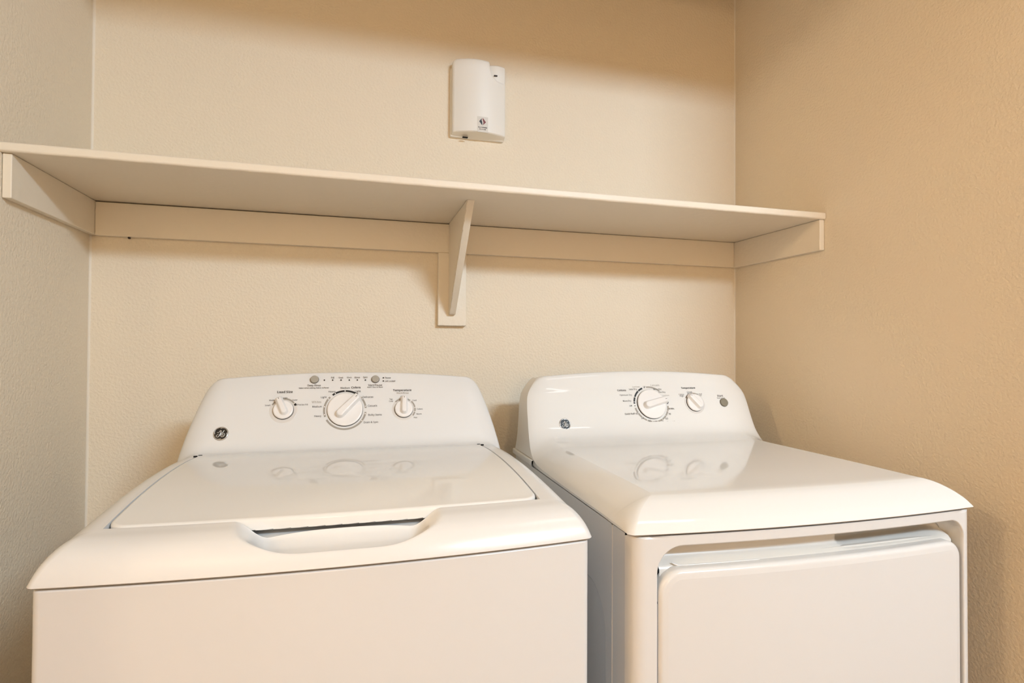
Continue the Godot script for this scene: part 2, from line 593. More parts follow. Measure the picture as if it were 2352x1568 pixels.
func make_shelf() -> void:
	var t := thing("wall_shelf", "long cream painted wooden shelf on cleats with one centre bracket", "shelf", Vector3(0, SHELF_Y, 0))
	var rng := RandomNumberGenerator.new()
	rng.seed = 11
	var yr := -0.0026            # the right end sits a touch lower
	var st := begin()
	# board, its front nosing slightly uneven under the paint
	var rows := []
	var n := 90
	for i in n + 1:
		var f := float(i) / n
		var x := 0.001 + (ROOM_W - 0.002) * f
		var dy := yr * f
		var w := rng.randf_range(-0.0005, 0.0005)
		var row := PackedVector3Array()
		var depth := 0.3806
		var r := 0.005
		row.append(Vector3(x, dy, 0.0008))
		row.append(Vector3(x, dy, depth - r))
		for k in range(1, 6):
			var a := PI / 2 * k / 5.0
			row.append(Vector3(x, dy + r * (1 - cos(a)) + w * (1 - k / 5.0), depth - r + r * sin(a)))
		for k in 6:
			var a := PI / 2 * k / 5.0
			row.append(Vector3(x, dy + 0.019 - r + r * sin(a), depth - r + r * cos(a)))
		row.append(Vector3(x, dy + 0.019, 0.0008))
		row.append(Vector3(x, dy, 0.0008))
		for q in row.size():
			row[q].x += RIGHT_LEAN * row[q].z * f
		rows.append(row)
	patch(st, rows, Vector3(0, 0, 1))
	for e in [0, n]:
		var s := -1.0 if e == 0 else 1.0
		for k in range(1, rows[e].size() - 1):
			tri(st, rows[e][0], rows[e][k], rows[e][k + 1], Vector3(s, 0, 0), Vector3(s, 0, 0), Vector3(s, 0, 0))
	commit(st, "board", M.wood, t)
	var hc := 0.0868
	var tc := 0.0165
	st = begin()
	board(st, Vector3(tc, -hc - 0.0015, 0.0008), Vector3(ROOM_W - tc, -0.003, tc), 0.0018, 0)
	commit(st, "cleat", M.wood, t)
	st = begin()
	board(st, Vector3(0.0008, -hc, 0.001), Vector3(tc, -0.0005, 0.3702), 0.0018, 2)
	commit(st, "cleat", M.wood, t)
	st = begin()
	board(st, Vector3(ROOM_W - tc, -hc - 0.0026, 0.001), Vector3(ROOM_W - 0.0008, -0.0031, 0.3756), 0.0018, 2, RIGHT_LEAN)
	commit(st, "cleat", M.wood, t)
	# bracket: back plate and a gusset
	st = begin()
	board(st, Vector3(0.8885, 1.2375 - SHELF_Y, 0.0008), Vector3(0.9725, -hc - 0.0016, 0.0185), 0.002, 1)
	commit(st, "bracket_plate", M.wood, t)
	var y0 := 1.270 - SHELF_Y
	var o := PackedVector2Array()
	for q in [Vector2(0.0165, y0 + 0.002), Vector2(0.0185, y0), Vector2(0.030, y0), Vector2(0.0335, y0 + 0.0015), Vector2(0.036, y0 + 0.005)]:
		o.append(q)
	for k in range(1, 13):
		o.append(Vector2(0.036, y0 + 0.005).lerp(Vector2(0.294, -0.003), k / 13.0))
	o.append(Vector2(0.294, -0.0015))
	for k in 6:
		o.append(Vector2(lerpf(0.29, 0.02, k / 5.0), -0.0015))
	o.append(Vector2(0.0165, -0.004))
	for k in range(1, 8):
		o.append(Vector2(0.0165, lerpf(-0.004, y0 + 0.002, k / 8.0)))
	var put := func(z: float, y: float, h: float) -> Vector3:
		return Vector3(0.9195 + h + (0.0015 * (z - 0.0165) / 0.27), y, z)
	st = begin()
	slab(st, o, [Vector2(0.0015, 0.0), Vector2(0.0004, 0.0006), Vector2(0, 0.0018), Vector2(0, 0.0172), Vector2(0.0004, 0.0186), Vector2(0.0015, 0.0192)], put, 3, true, true)
	commit(st, "bracket_brace", M.wood, t)
	# a finishing nail left proud under the back cleat
	var nail := begin()
	slab(nail, circle(0.0028, 16), rounded(0.0, 0.006, 0.0012, 3), func(x: float, y: float, h: float) -> Vector3: return Vector3(0.0905 + x, -hc - 0.0035 + y, 0.006 + h), 2)
	commit(nail, "nail_head", M.ink, t)


# ------------------------------------------------------------------ the wall unit

func make_wall_unit() -> void:
	var t := thing("wall_unit", "white curved plastic wall unit with diamond logo sticker above shelf", "wall unit", Vector3(0, 1.8, 0))
	var st := begin()
	slab(st, round_rect(0.922, 0.003, 1.086, 0.208, [0.004, 0.004, 0.004, 0.004], 4, 6), rounded(0.0, 0.012, 0.002, 3), put_flat, 3)
	commit(st, "back_plate", M.unit, t)
	# cover: bulges in the middle
	var x0 := 0.926
	var x1 := 1.088
	var bulge := func(x: float, h: float) -> float:
		var u := (x - (x0 + x1) / 2) / ((x1 - x0) / 2)
		return h * (1.0 - 0.42 * u * u)
	var o := PackedVector2Array()
	var corner := [[1.0875, 0.004], [1.0875, 0.02], [1.0875, 0.06], [1.0875, 0.10], [1.0875, 0.14], [1.0875, 0.168]]
	for q in corner:
		o.append(Vector2(q[0], q[1]))
	for q in [[1.082, 0.172], [1.07, 0.1735], [1.058, 0.176], [1.047, 0.184], [1.0415, 0.192], [1.038, 0.202], [1.036, 0.214], [1.035, 0.222], [1.0325, 0.2265], [1.028, 0.2275], [1.01, 0.229], [0.99, 0.2295], [0.97, 0.2293], [0.95, 0.2285], [0.938, 0.2275], [0.931, 0.225], [0.9265, 0.219], [0.9255, 0.21], [0.9255, 0.17], [0.9255, 0.13], [0.9255, 0.09], [0.9255, 0.05], [0.9255, 0.02], [0.9255, 0.004]]:
		o.append(Vector2(q[0], q[1]))
	for k in range(0, 11):
		o.append(Vector2(lerpf(0.928, 1.086, k / 10.0), 0.001))
	st = begin()
	slab(st, o, [Vector2(0, 0.008), Vector2(0, 0.030), Vector2(0.0003, 0.0385), Vector2(0.0012, 0.0412), Vector2(0.003, 0.043), Vector2(0.006, 0.044)], func(x: float, y: float, h: float) -> Vector3: return Vector3(x, y + 0.011 * clampf(h / 0.044, 0, 1) * clampf(1.0 - y / 0.02, 0, 1), bulge.call(x, h * 1.08)), 8, true, true)
	commit(st, "cover", M.unit, t)
	# the lower step in the top right corner
	st = begin()
	slab(st, round_rect(1.03, 0.15, 1.0875, 0.2250, [0.006, 0.003, 0.001, 0.001], 5, 8), [Vector2(0, 0.008), Vector2(0, 0.020), Vector2(0.001, 0.0235), Vector2(0.003, 0.025)], func(x: float, y: float, h: float) -> Vector3: return Vector3(x, y, h + 0.006 * sin(clampf((x - 1.035) / 0.05, 0, 1) * PI) * clampf((h - 0.01) / 0.01, 0, 1)), 5)
	commit(st, "corner_step", M.unit, t)
	st = begin()
	slab(st, round_rect(1.050, 0.1900, 1.0605, 0.1932, [0.001, 0.001, 0.001, 0.001], 3, 3), rounded(0.028, 0.0345, 0.0004, 2), put_flat, 2)
	commit(st, "slot", M.ink, t)
	# bottom: a dark socket
	st = begin()
	add_box(st, Vector3(0.9655, 0.0005, 0.020), Vector3(0.0155, 0.002, 0.008))
	commit(st, "socket", M.hole, t)
	# sticker with a diamond mark and two lines of print
	var on := func(x: float, y: float, h: float) -> Vector3: return Vector3(x, y, bulge.call(x, 0.0475) + h)
	st = begin()
	slab(st, round_rect(0.9965, 0.011, 1.0295, 0.057, [0.001, 0.001, 0.001, 0.001], 3, 8), [Vector2(0, 0), Vector2(0, 0.0003)], on, 4)
	commit(st, "sticker", M.sticker, t)
	var cx := 1.0125
	var cy := 0.042
	st = begin()
	for half in 2:
		var s := -1.0 if half == 0 else 1.0
		var d := PackedVector2Array()
		if half == 0:
			for q in [[-0.002, 0.0105], [-0.006, 0.0055], [-0.0102, 0.0005], [-0.006, -0.0045], [-0.0012, -0.0108], [-0.0005, -0.006], [-0.0012, 0.0], [-0.003, 0.004], [-0.0035, 0.007]]:
				d.append(Vector2(cx + q[0], cy + q[1]))
			slab(st, d, [Vector2(0, 0.0003), Vector2(0, 0.0006)], on, 2)
	commit(st, "logo_mark", M.black, t)
	st = begin()
	var d2 := PackedVector2Array()
	for q in [[0.0008, 0.0115], [0.0, 0.008], [0.0012, 0.003], [0.0028, -0.002], [0.003, -0.006], [0.001, -0.0105], [0.0058, -0.0055], [0.0105, -0.0005], [0.006, 0.005]]:
		d2.append(Vector2(cx + q[0], cy + q[1]))
	var rev := PackedVector2Array()
	for i in d2.size():
		rev.append(d2[d2.size() - 1 - i])
	slab(st, d2 if not Geometry2D.is_polygon_clockwise(d2) else rev, [Vector2(0, 0.0003), Vector2(0, 0.0006)], on, 2)
	commit(st, "logo_mark", M.maroon, t)
	st = begin()
	add_text(st, "Gas Atlanta", 0.027, Transform3D(Basis(), Vector3(cx, 0.0255, bulge.call(cx, 0.0475) + 0.0005)), true)
	add_text(st, "800-279-2466", 0.020, Transform3D(Basis(), Vector3(cx, 0.0195, bulge.call(cx, 0.0475) + 0.0005)), true)
	commit(st, "print", M.ink, t)


# ------------------------------------------------------------------ lettering

func add_text(st: SurfaceTool, text: String, width: float, at: Transform3D, bold := false) -> void:
	var f := SystemFont.new()
	f.font_names = PackedStringArray(["Droid Sans"])
	if bold:
		f.font_weight = 700
	var tm := TextMesh.new()
	tm.text = text
	tm.font = f
	tm.font_size = 32
	tm.pixel_size = 0.01
	tm.depth = 0.02
	tm.curve_step = 2.0
	var box := tm.get_aabb()
	var k := width / box.size.x
	var c := box.get_center()
	var am := ArrayMesh.new()
	am.add_surface_from_arrays(Mesh.PRIMITIVE_TRIANGLES, tm.surface_get_arrays(0))
	st.append_from(am, 0, at * Transform3D(Basis.from_scale(Vector3(k, k, 0.0002 / 0.02)), Vector3(-c.x * k, -c.y * k, 0)))


# local frame of a console: x across, y up its face, z out of it
func console(yb: float, face: Array) -> Transform3D:
	var k := sqrt(1.0 + face[2] * face[2])
	return Transform3D(Basis(Vector3(1, 0, 0), Vector3(0, 1 / k, -face[2] / k), Vector3(0, face[2] / k, 1 / k)), Vector3(0, yb + face[0], face[1]))


func legend(parent: Node, fr: Transform3D, table: Array, called: String, m: Material) -> void:
	var st := begin()
	for q in table:
		var bold: bool = q[0] in ["Load Size", "Temperature", "Colors", "Cottons", "Start"] and q[3] > 0.0175
		add_text(st, q[0], q[3], fr * Transform3D(Basis(), Vector3(q[1], q[2], 0.0004)), bold)
	commit(st, called, m, parent)


func on_console(fr: Transform3D, at: Vector2, turn := 0.0) -> Callable:
	var b := fr * Transform3D(Basis(Vector3(0, 0, 1), turn), Vector3(at.x, at.y, 0))
	return func(x: float, y: float, h: float) -> Vector3: return b * Vector3(x, y, h)


# arc band printed on the console, angles in degrees
func arc_band(st: SurfaceTool, fr: Transform3D, at: Vector2, r: float, w: float, a0: float, a1: float) -> void:
	var n := maxi(3, int(absf(a1 - a0) / 4.0))
	var o := PackedVector2Array()
	for i in n + 1:
		var a := deg_to_rad(lerpf(a0, a1, float(i) / n))
		o.append(Vector2(cos(a), sin(a)) * (r + w / 2))
	for i in n + 1:
		var a := deg_to_rad(lerpf(a1, a0, float(i) / n))
		o.append(Vector2(cos(a), sin(a)) * (r - w / 2))
	var z := 0.0005
	var nn := fr.basis.z
	for i in n:
		var p := []
		for q in [o[i], o[i + 1], o[2 * n - i], o[2 * n + 1 - i]]:
			p.append(fr * Vector3(at.x + q.x, at.y + q.y, z))
		flat_quad(st, p[0], p[1], p[2], p[3], nn)


func dot(st: SurfaceTool, fr: Transform3D, at: Vector2, r: float, h := 0.0008) -> void:
	slab(st, circle(r, 14), [Vector2(0, 0.0002), Vector2(0, h)], on_console(fr, at), 1)


# rotary control: base disc > grip with a pointer mark
func dial(parent: Node, fr: Transform3D, at: Vector2, r: float, point: float, tip: float, tail: float, half_w: float, halo: float, big: bool) -> MeshInstance3D:
	var st := begin()
	if halo > 0.0:
		slab(st, circle(halo, 48), [Vector2(0, 0), Vector2(0.0008, 0.0003)], on_console(fr, at), 2)
		commit(st, "dial_surround", M.halo, parent)
	st = begin()
	var hb := 0.006 if big else 0.007
	slab(st, circle(r, 64), [Vector2(0.0016, 0.0012), Vector2(0.0006, 0.002), Vector2(0.0, 0.0032), Vector2(0, 0.0045), Vector2(0.0005, hb - 0.0008), Vector2(0.0016, hb), Vector2(0.003, hb + 0.0003)], on_console(fr, at), 4)
	var lip := begin()
	slab(lip, circle(r + 0.0006, 64), [Vector2(0, 0), Vector2(0, 0.0011)], on_console(fr, at), 2)
	var base := commit(st, "dial", M.knob, parent)
	commit(lip, "gap_ring", M.ink, base)
	# grip: round tail, straight flanks, blunt pointer end
	var o := PackedVector2Array()
	for i in 13:
		var a := PI / 2 + PI * i / 12.0
		o.append(Vector2(-tail + half_w + cos(a) * half_w, sin(a) * half_w))
	for k in range(1, 8):
		o.append(Vector2(lerpf(-tail + half_w, tip - 0.003, k / 8.0), -half_w * lerpf(1.0, 0.86, k / 8.0)))
	var e := half_w * 0.86
	for q in [Vector2(tip - 0.003, -e), Vector2(tip - 0.0008, -e + 0.0012), Vector2(tip, -e * 0.5), Vector2(tip + 0.0004, 0), Vector2(tip, e * 0.5), Vector2(tip - 0.0008, e - 0.0012), Vector2(tip - 0.003, e)]:
		o.append(q)
	for k in range(1, 8):
		o.append(Vector2(lerpf(tip - 0.003, -tail + half_w, k / 8.0), half_w * lerpf(0.86, 1.0, k / 8.0)))
	st = begin()
	var top := 0.019 if big else 0.017
	var put := on_console(fr, at, deg_to_rad(point))
	slab(st, o, [Vector2(-0.0022, hb - 0.0005), Vector2(-0.0010, hb + 0.0012), Vector2(0.0, hb + 0.004), Vector2(0.0008, top - 0.0035), Vector2(0.0014, top - 0.0012), Vector2(0.0026, top - 0.0002), Vector2(0.004, top)], put, 5, true, true)
	commit(st, "grip", M.knob, base)
	st = begin()
	slab(st, round_rect(tip - 0.0085 if big else tip - 0.006, -0.0005, tip - 0.0032, 0.0005, [0.0002, 0.0002, 0.0002, 0.0002], 2, 3), [Vector2(0, top - 0.0006), Vector2(0, top + 0.0002)], put, 1)
	commit(st, "pointer_mark", M.ink, base)
	return base


func push_button(parent: Node, fr: Transform3D, at: Vector2, r: float, m: Material) -> void:
	var st := begin()
	slab(st, circle(r, 40), [Vector2(0, 0.0), Vector2(0, 0.003), Vector2(0.0004, 0.0042), Vector2(0.0014, 0.005), Vector2(0.0028, 0.0048)], on_console(fr, at), 4)
	var b := commit(st, "button", m, parent)
	st = begin()
	slab(st, circle(r + 0.0007, 40), [Vector2(0, 0), Vector2(0, 0.0005)], on_console(fr, at), 2)
	commit(st, "gap_ring", M.ink, b)


func badge(parent: Node, fr: Transform3D, at: Vector2, r: float) -> void:
	var st := begin()
	slab(st, circle(r, 48), [Vector2(0, 0), Vector2(0, 0.001), Vector2(0.0006, 0.0018), Vector2(0.0016, 0.0018)], on_console(fr, at), 2)
	var b := commit(st, "badge", M.silver, parent)
	st = begin()
	slab(st, circle(r * 0.86, 48), [Vector2(0, 0.0016), Vector2(0.0002, 0.0021)], on_console(fr, at), 2)
	commit(st, "badge_face", M.black, b)
	st = begin()
	var c := fr * Transform3D(Basis(), Vector3(at.x, at.y, 0.0022))
	# the two linked script letters
	var strokes := [
		[[490, 870], [520, 895], [560, 893], [600, 872], [640, 830], [668, 795], [695, 785], [716, 815], [712, 870], [692, 940], [660, 1005], [620, 1062], [580, 1100], [540, 1114], [490, 1104], [452, 1085], [446, 1056], [480, 1025], [540, 992], [590, 965]],
		[[925, 785], [885, 790], [855, 812], [850, 850], [820, 885], [785, 915], [740, 960], [712, 1010], [716, 1055], [750, 1090], [800, 1108], [860, 1098], [915, 1062], [945, 1010], [930, 962], [880, 945], [825, 955], [790, 985], [785, 1020], [815, 1042], [855, 1028], [862, 1000]],
	]
	for s in strokes:
		var pts := []
		var rad := []
		for i in s.size():
			pts.append(c * Vector3((s[i][0] - 705.0) / 455.0 * r, -(s[i][1] - 940.0) / 340.0 * r * 0.98, 0))
			rad.append(r * (0.05 + 0.03 * sin(PI * (i + 1.0) / s.size())))
		tube(st, pts, rad, 6)
	# four commas round the rim
	for k in 4:
		var pts := []
		var rad := []
		for i in 8:
			var f := i / 7.0
			var a := deg_to_rad(35.0 + 90.0 * k + 62.0 * f)
			var rr := lerpf(0.90, 0.74, f * f) * r
			pts.append(c * Vector3(cos(a) * rr, sin(a) * rr, 0))
			rad.append(r * lerpf(0.035, 0.07, f) * (0.6 if i == 7 else 1.0))
		tube(st, pts, rad, 6)
	commit(st, "badge_letters", M.silver, b)


# ------------------------------------------------------------------ appliance tops

func spline(table: Array, v: float) -> Array:
	var n := table.size()
	var i := clampi(int(floor(v)), 0, n - 2)
	var f := v - i
	var out := []
	for k in table[0].size():
		var p0: float = table[maxi(i - 1, 0)][k]
		var p1: float = table[i][k]
		var p2: float = table[i + 1][k]
		var p3: float = table[mini(i + 2, n - 1)][k]
		# limited tangents, so that nothing overshoots
		var m1 := (p2 - p0) * 0.5
		var m2 := (p3 - p1) * 0.5
		var d := p2 - p1
		if i == 0: m1 = d
		if i == n - 2: m2 = d
		if (p1 - p0) * d <= 0.0 and i > 0: m1 = 0.0
		if (p3 - p2) * d <= 0.0 and i < n - 2: m2 = 0.0
		if absf(m1) > 3 * absf(d): m1 = signf(m1) * 3 * absf(d)
		if absf(m2) > 3 * absf(d): m2 = signf(m2) * 3 * absf(d)
		var f2 := f * f
		var f3 := f2 * f
		out.append((2 * f3 - 3 * f2 + 1) * p1 + (f3 - 2 * f2 + f) * m1 + (-2 * f3 + 3 * f2) * p2 + (f3 - f2) * m2)
	return out


# s: tables and options of one top panel
func top_panel(st: SurfaceTool, s: Dictionary) -> void:
	var table: Array = s.table
	var steps: Array = s.steps
	var vs := []
	for i in table.size() - 1:
		for k in steps[i]:
			vs.append(i + float(k) / steps[i])
	vs.append(table.size() - 1.0)
	var lid: Array = s.get("lid", [])       # [x0, x1, first station, last station]
	var ncheek := 12
	var nin: int = s.get("columns", 60)
	var rows := []
	var folds := [[], []]
	var spec := []
	for v in vs:
		var q := spline(table, v)
		spec.append(q)
		var row := PackedVector3Array()
		var zc: float = q[0]; var hc: float = q[1]; var wi: float = q[2]; var wo: float = q[3]; var zf: float = q[4]; var hf: float = q[5]
		var xs := []
		var lo: float = maxf(lid[0], -wi + 0.004) if lid.size() else -wi + 0.004
		var hi: float = minf(lid[1], wi - 0.004) if lid.size() else wi - 0.004
		for i in 3:
			xs.append(lerpf(-wi, lo, i / 3.0))
		for i in nin + 1:
			xs.append(lerpf(lo, hi, float(i) / nin))
		for i in range(1, 4):
			xs.append(lerpf(hi, wi, i / 3.0))
		var amax: float = deg_to_rad(s.get("cheek", 74.0))
		var crisp: float = s.get("crisp", 2.0) if hc < 0.05 else lerpf(s.get("crisp", 2.0), 2.0, smoothstep(0.05, 0.12, hc))
		for i in ncheek:
			var a := amax * (1.0 - float(i) / ncheek)
			row.append(cover_point(s, -lerpf(wi, wo, sin(a) / sin(amax)), zc, hc, zf, hf, pow((1 - cos(a)) / (1 - cos(amax)), crisp / 2.0), wi, v))
		for x in xs:
			row.append(cover_point(s, x, zc, hc, zf, hf, 0.0, wi, v))
		for i in range(1, ncheek + 1):
			var a := amax * float(i) / ncheek
			row.append(cover_point(s, lerpf(wi, wo, sin(a) / sin(amax)), zc, hc, zf, hf, pow((1 - cos(a)) / (1 - cos(amax)), crisp / 2.0), wi, v))
		rows.append(row)
	var skip = null
	var c0 := ncheek + 3
	var c1 := ncheek + 3 + nin
	if lid.size():
		skip = func(i: int, j: int) -> bool: return vs[i] >= lid[2] - 0.001 and vs[i] < lid[3] - 0.001 and j >= c0 and j < c1
	patch(st, rows, Vector3(0, 1, 0.6), skip)
	# flanks: back part runs straight to the rear, the rest drops to the lower edge
	var zb: float = s.zb
	var yb: float = s.yb
	var rim: float = s.rim
	for side in 2:
		var j: int = 0 if side == 0 else rows[0].size() - 1
		var sx := -1.0 if side == 0 else 1.0
		var back := []
		var down := []
		for i in rows.size():
			var p: Vector3 = rows[i][j]
			if p.y > yb + rim - 0.0005:
				back.append(PackedVector3Array([p, Vector3(p.x, p.y, minf(p.z, zb))]))
			if p.y <= yb + rim + 0.004:
				down.append(PackedVector3Array([p, Vector3(p.x, yb, p.z)]))
		patch(st, back, Vector3(sx, 0.2, 0))
		patch(st, down, Vector3(sx, 0, 0))
		# rim strip beside the console
		var last: PackedVector3Array = back[back.size() - 1]
		var xo: float = sx * (table[table.size() - 3][3] + 0.001)
		var zr: float = last[0].z
		add_strip(st, xo, xo - sx * 0.03, yb, yb + rim, zb - 0.004, zr)
	# top edge to the rear, and the rear wall
	var top: PackedVector3Array = rows[0]
	var rear := [PackedVector3Array(), PackedVector3Array()]
	for p in top:
		rear[0].append(p)
		rear[1].append(Vector3(p.x, yb, p.z))
	patch(st, rear, Vector3(0, 0, -1))
	# front lower lip, turned in
	var f: PackedVector3Array = rows[rows.size() - 1]
	var lip := [PackedVector3Array(), PackedVector3Array(), PackedVector3Array()]
	for p in f:
		lip[0].append(p)
		lip[1].append(p + Vector3(0, -0.0012, -0.0006))
		lip[2].append(Vector3(p.x * 0.98, yb - 0.0012, p.z - 0.02))
	patch(st, lip, Vector3(0, -1, 0.3))
	if lid.size():
		recess(st, rows, vs, lid, c0, c1, yb)


func add_strip(st: SurfaceTool, xa: float, xb: float, y0: float, y1: float, z0: float, z1: float) -> void:
	var r := 0.003
	var s := signf(xa - xb)
	var rows := []
	for i in 9:
		var z := lerpf(z0, z1, i / 8.0)
		var row := PackedVector3Array([Vector3(xa, y0, z), Vector3(xa, y1 - r * 1.6, z)])
		for k in range(1, 5):
			var a := PI / 2 * k / 4.0
			row.append(Vector3(xa - s * r * (1 - cos(a)), y1 - r + r * sin(a), z))
		row.append(Vector3(xb, y1, z))
		rows.append(row)
	patch(st, rows, Vector3(s, 1, 0))
	flat_quad(st, Vector3(xa, y0, z0), Vector3(xa, y1 - r, z0), Vector3(xb, y1, z0), Vector3(xb, y0, z0), Vector3(0, 0, -1))


func cover_point(s: Dictionary, x: float, zc: float, hc: float, zf: float, hf: float, drop: float, wi: float, v: float) -> Vector3:
	var h := hc
	var z := zc
	# the console's top edge is crowned
	var crown: float = s.crown * clampf((hc - 0.17) / 0.04, 0.0, 1.0) * pow(clampf(absf(x) / wi, 0.0, 1.0), 2.0)
	h -= crown
	h = lerpf(h, minf(hf, h), drop)
	z = lerpf(z, zf, drop)
	if s.has("scoop"):
		var sp: Vector2 = scoop(x, z, h)
		z = sp.x
		h = sp.y
	z += bow(s.bow, x, z)
	return Vector3(x, s.yb + h, z)


func bow(amount: float, x: float, z: float) -> float:
	var w := clampf(1.0 + z / 0.5, 0.0, 1.0)
	var u := x / 0.345
	return amount * (1.0 - u * u) * w * w


# the washer's finger scoop in the front slope
func scoop(x: float, z: float, h: float) -> Vector2:
	if z < LID_FRONT - 0.001:
		return Vector2(z, h)
	var t := clampf((z - LID_FRONT) / -LID_FRONT, 0.0, 1.0)
	var drop := clampf((0.0445 - h) / 0.0445, 0.0, 1.0)
	var a := lerpf(0.110, 0.050, smoothstep(0.0, 0.8, drop))
	var across := 1.0 - smoothstep(a - 0.018, a + 0.026, absf(x + 0.004))
	var along := 1.0 - smoothstep(0.50, 0.74, drop)
	var m := across * along
	if m <= 0.0:
		return Vector2(z, h)
	var hb := 0.0272 - 0.008 * pow(absf(x) / 0.105, 2.5)
	var path := [Vector2(LID_FRONT, hb), Vector2(LID_FRONT + 0.006, lerpf(hb, 0.0105, 0.45)), Vector2(-0.046, 0.0120), Vector2(-0.030, 0.0112), Vector2(-0.018, 0.0130), Vector2(-0.010, 0.0165)]
	var u := t / 0.86 * 5.0
	var i := clampi(int(u), 0, 4)
	var p0: Vector2 = path[maxi(i - 1, 0)]
	var p: Vector2 = path[i].cubic_interpolate(path[i + 1], p0, path[mini(i + 2, 5)], clampf(u - i, 0, 1))
	return Vector2(z, h).lerp(p, m)


func recess(st: SurfaceTool, rows: Array, vs: Array, lid: Array, c0: int, c1: int, yb: float) -> void:
	var first := -1
	var last := -1
	for i in vs.size():
		if first < 0 and vs[i] >= lid[2] - 0.001: first = i
		if vs[i] <= lid[3] + 0.001: last = i
	var d := 0.024
	var sides := [[PackedVector3Array(), PackedVector3Array()], [PackedVector3Array(), PackedVector3Array()], [PackedVector3Array(), PackedVector3Array()], [PackedVector3Array(), PackedVector3Array()]]
	for i in range(first, last + 1):
		for k in 2:
			var p: Vector3 = rows[i][c0 if k == 0 else c1]
			sides[k][0].append(p)
			sides[k][1].append(p - Vector3(0, d, 0))
	for j in range(c0, c1 + 1):
		for k in 2:
			var p: Vector3 = rows[first if k == 0 else last][j]
			sides[2 + k][0].append(p)
			sides[2 + k][1].append(Vector3(p.x, rows[first if k == 0 else last][c0].y - d, p.z))
	patch(st, sides[0], Vector3(1, 0, 0))
	patch(st, sides[1], Vector3(-1, 0, 0))
	patch(st, sides[2], Vector3(0, 0, 1))
	patch(st, sides[3], Vector3(0, 0, -1))
	var a: Vector3 = rows[first][c0] - Vector3(0, d, 0)
	var b: Vector3 = rows[first][c1] - Vector3(0, d, 0)
	var floor_ := []
	for i in range(first, last + 1):
		var row := PackedVector3Array()
		for j in range(c0, c1 + 1):
			row.append(Vector3(rows[i][j].x, rows[i][c0].y - d, rows[i][j].z))
		floor_.append(row)
	patch(st, floor_, Vector3(0, 1, 0))


# cabinet with softened vertical edges: outline seen from above
func cabinet_outline(x0: float, x1: float, z0: float, z1: float, r: float, bow_amount: float) -> PackedVector2Array:
	# x to the right, y = -z so that the outline runs counter-clockwise seen from above
	var base := round_rect(x0, -z1, x1, -z0, [0.004, 0.004, r, r], 8, 16)
	var o := PackedVector2Array()
	for p in base:
		o.append(Vector2(p.x, p.y - bow(bow_amount, p.x, -p.y)))
	return o


func upright(x: float, y: float, h: float) -> Vector3:
	return Vector3(x, h, -y)


func feet(parent: Node, z0: float, z1: float) -> void:
	for x in [-0.29, 0.29]:
		for z in [z0, z1]:
			var st := begin()
			slab(st, circle(0.02, 20, Vector2(x, -z)), [Vector2(0, 0.0), Vector2(0, 0.010), Vector2(0.008, 0.014), Vector2(0.012, 0.03)], upright, 2, true, true)
			commit(st, "foot", M.dark, parent)


# ------------------------------------------------------------------ washer

const LID_FRONT := -0.0655   # washer: front end of the lid's recess


func washer_h(z: float) -> float:
	return 0.0621 - 0.025 * (z + 0.284) - 0.25 * (z + 0.284) * (z + 0.284)


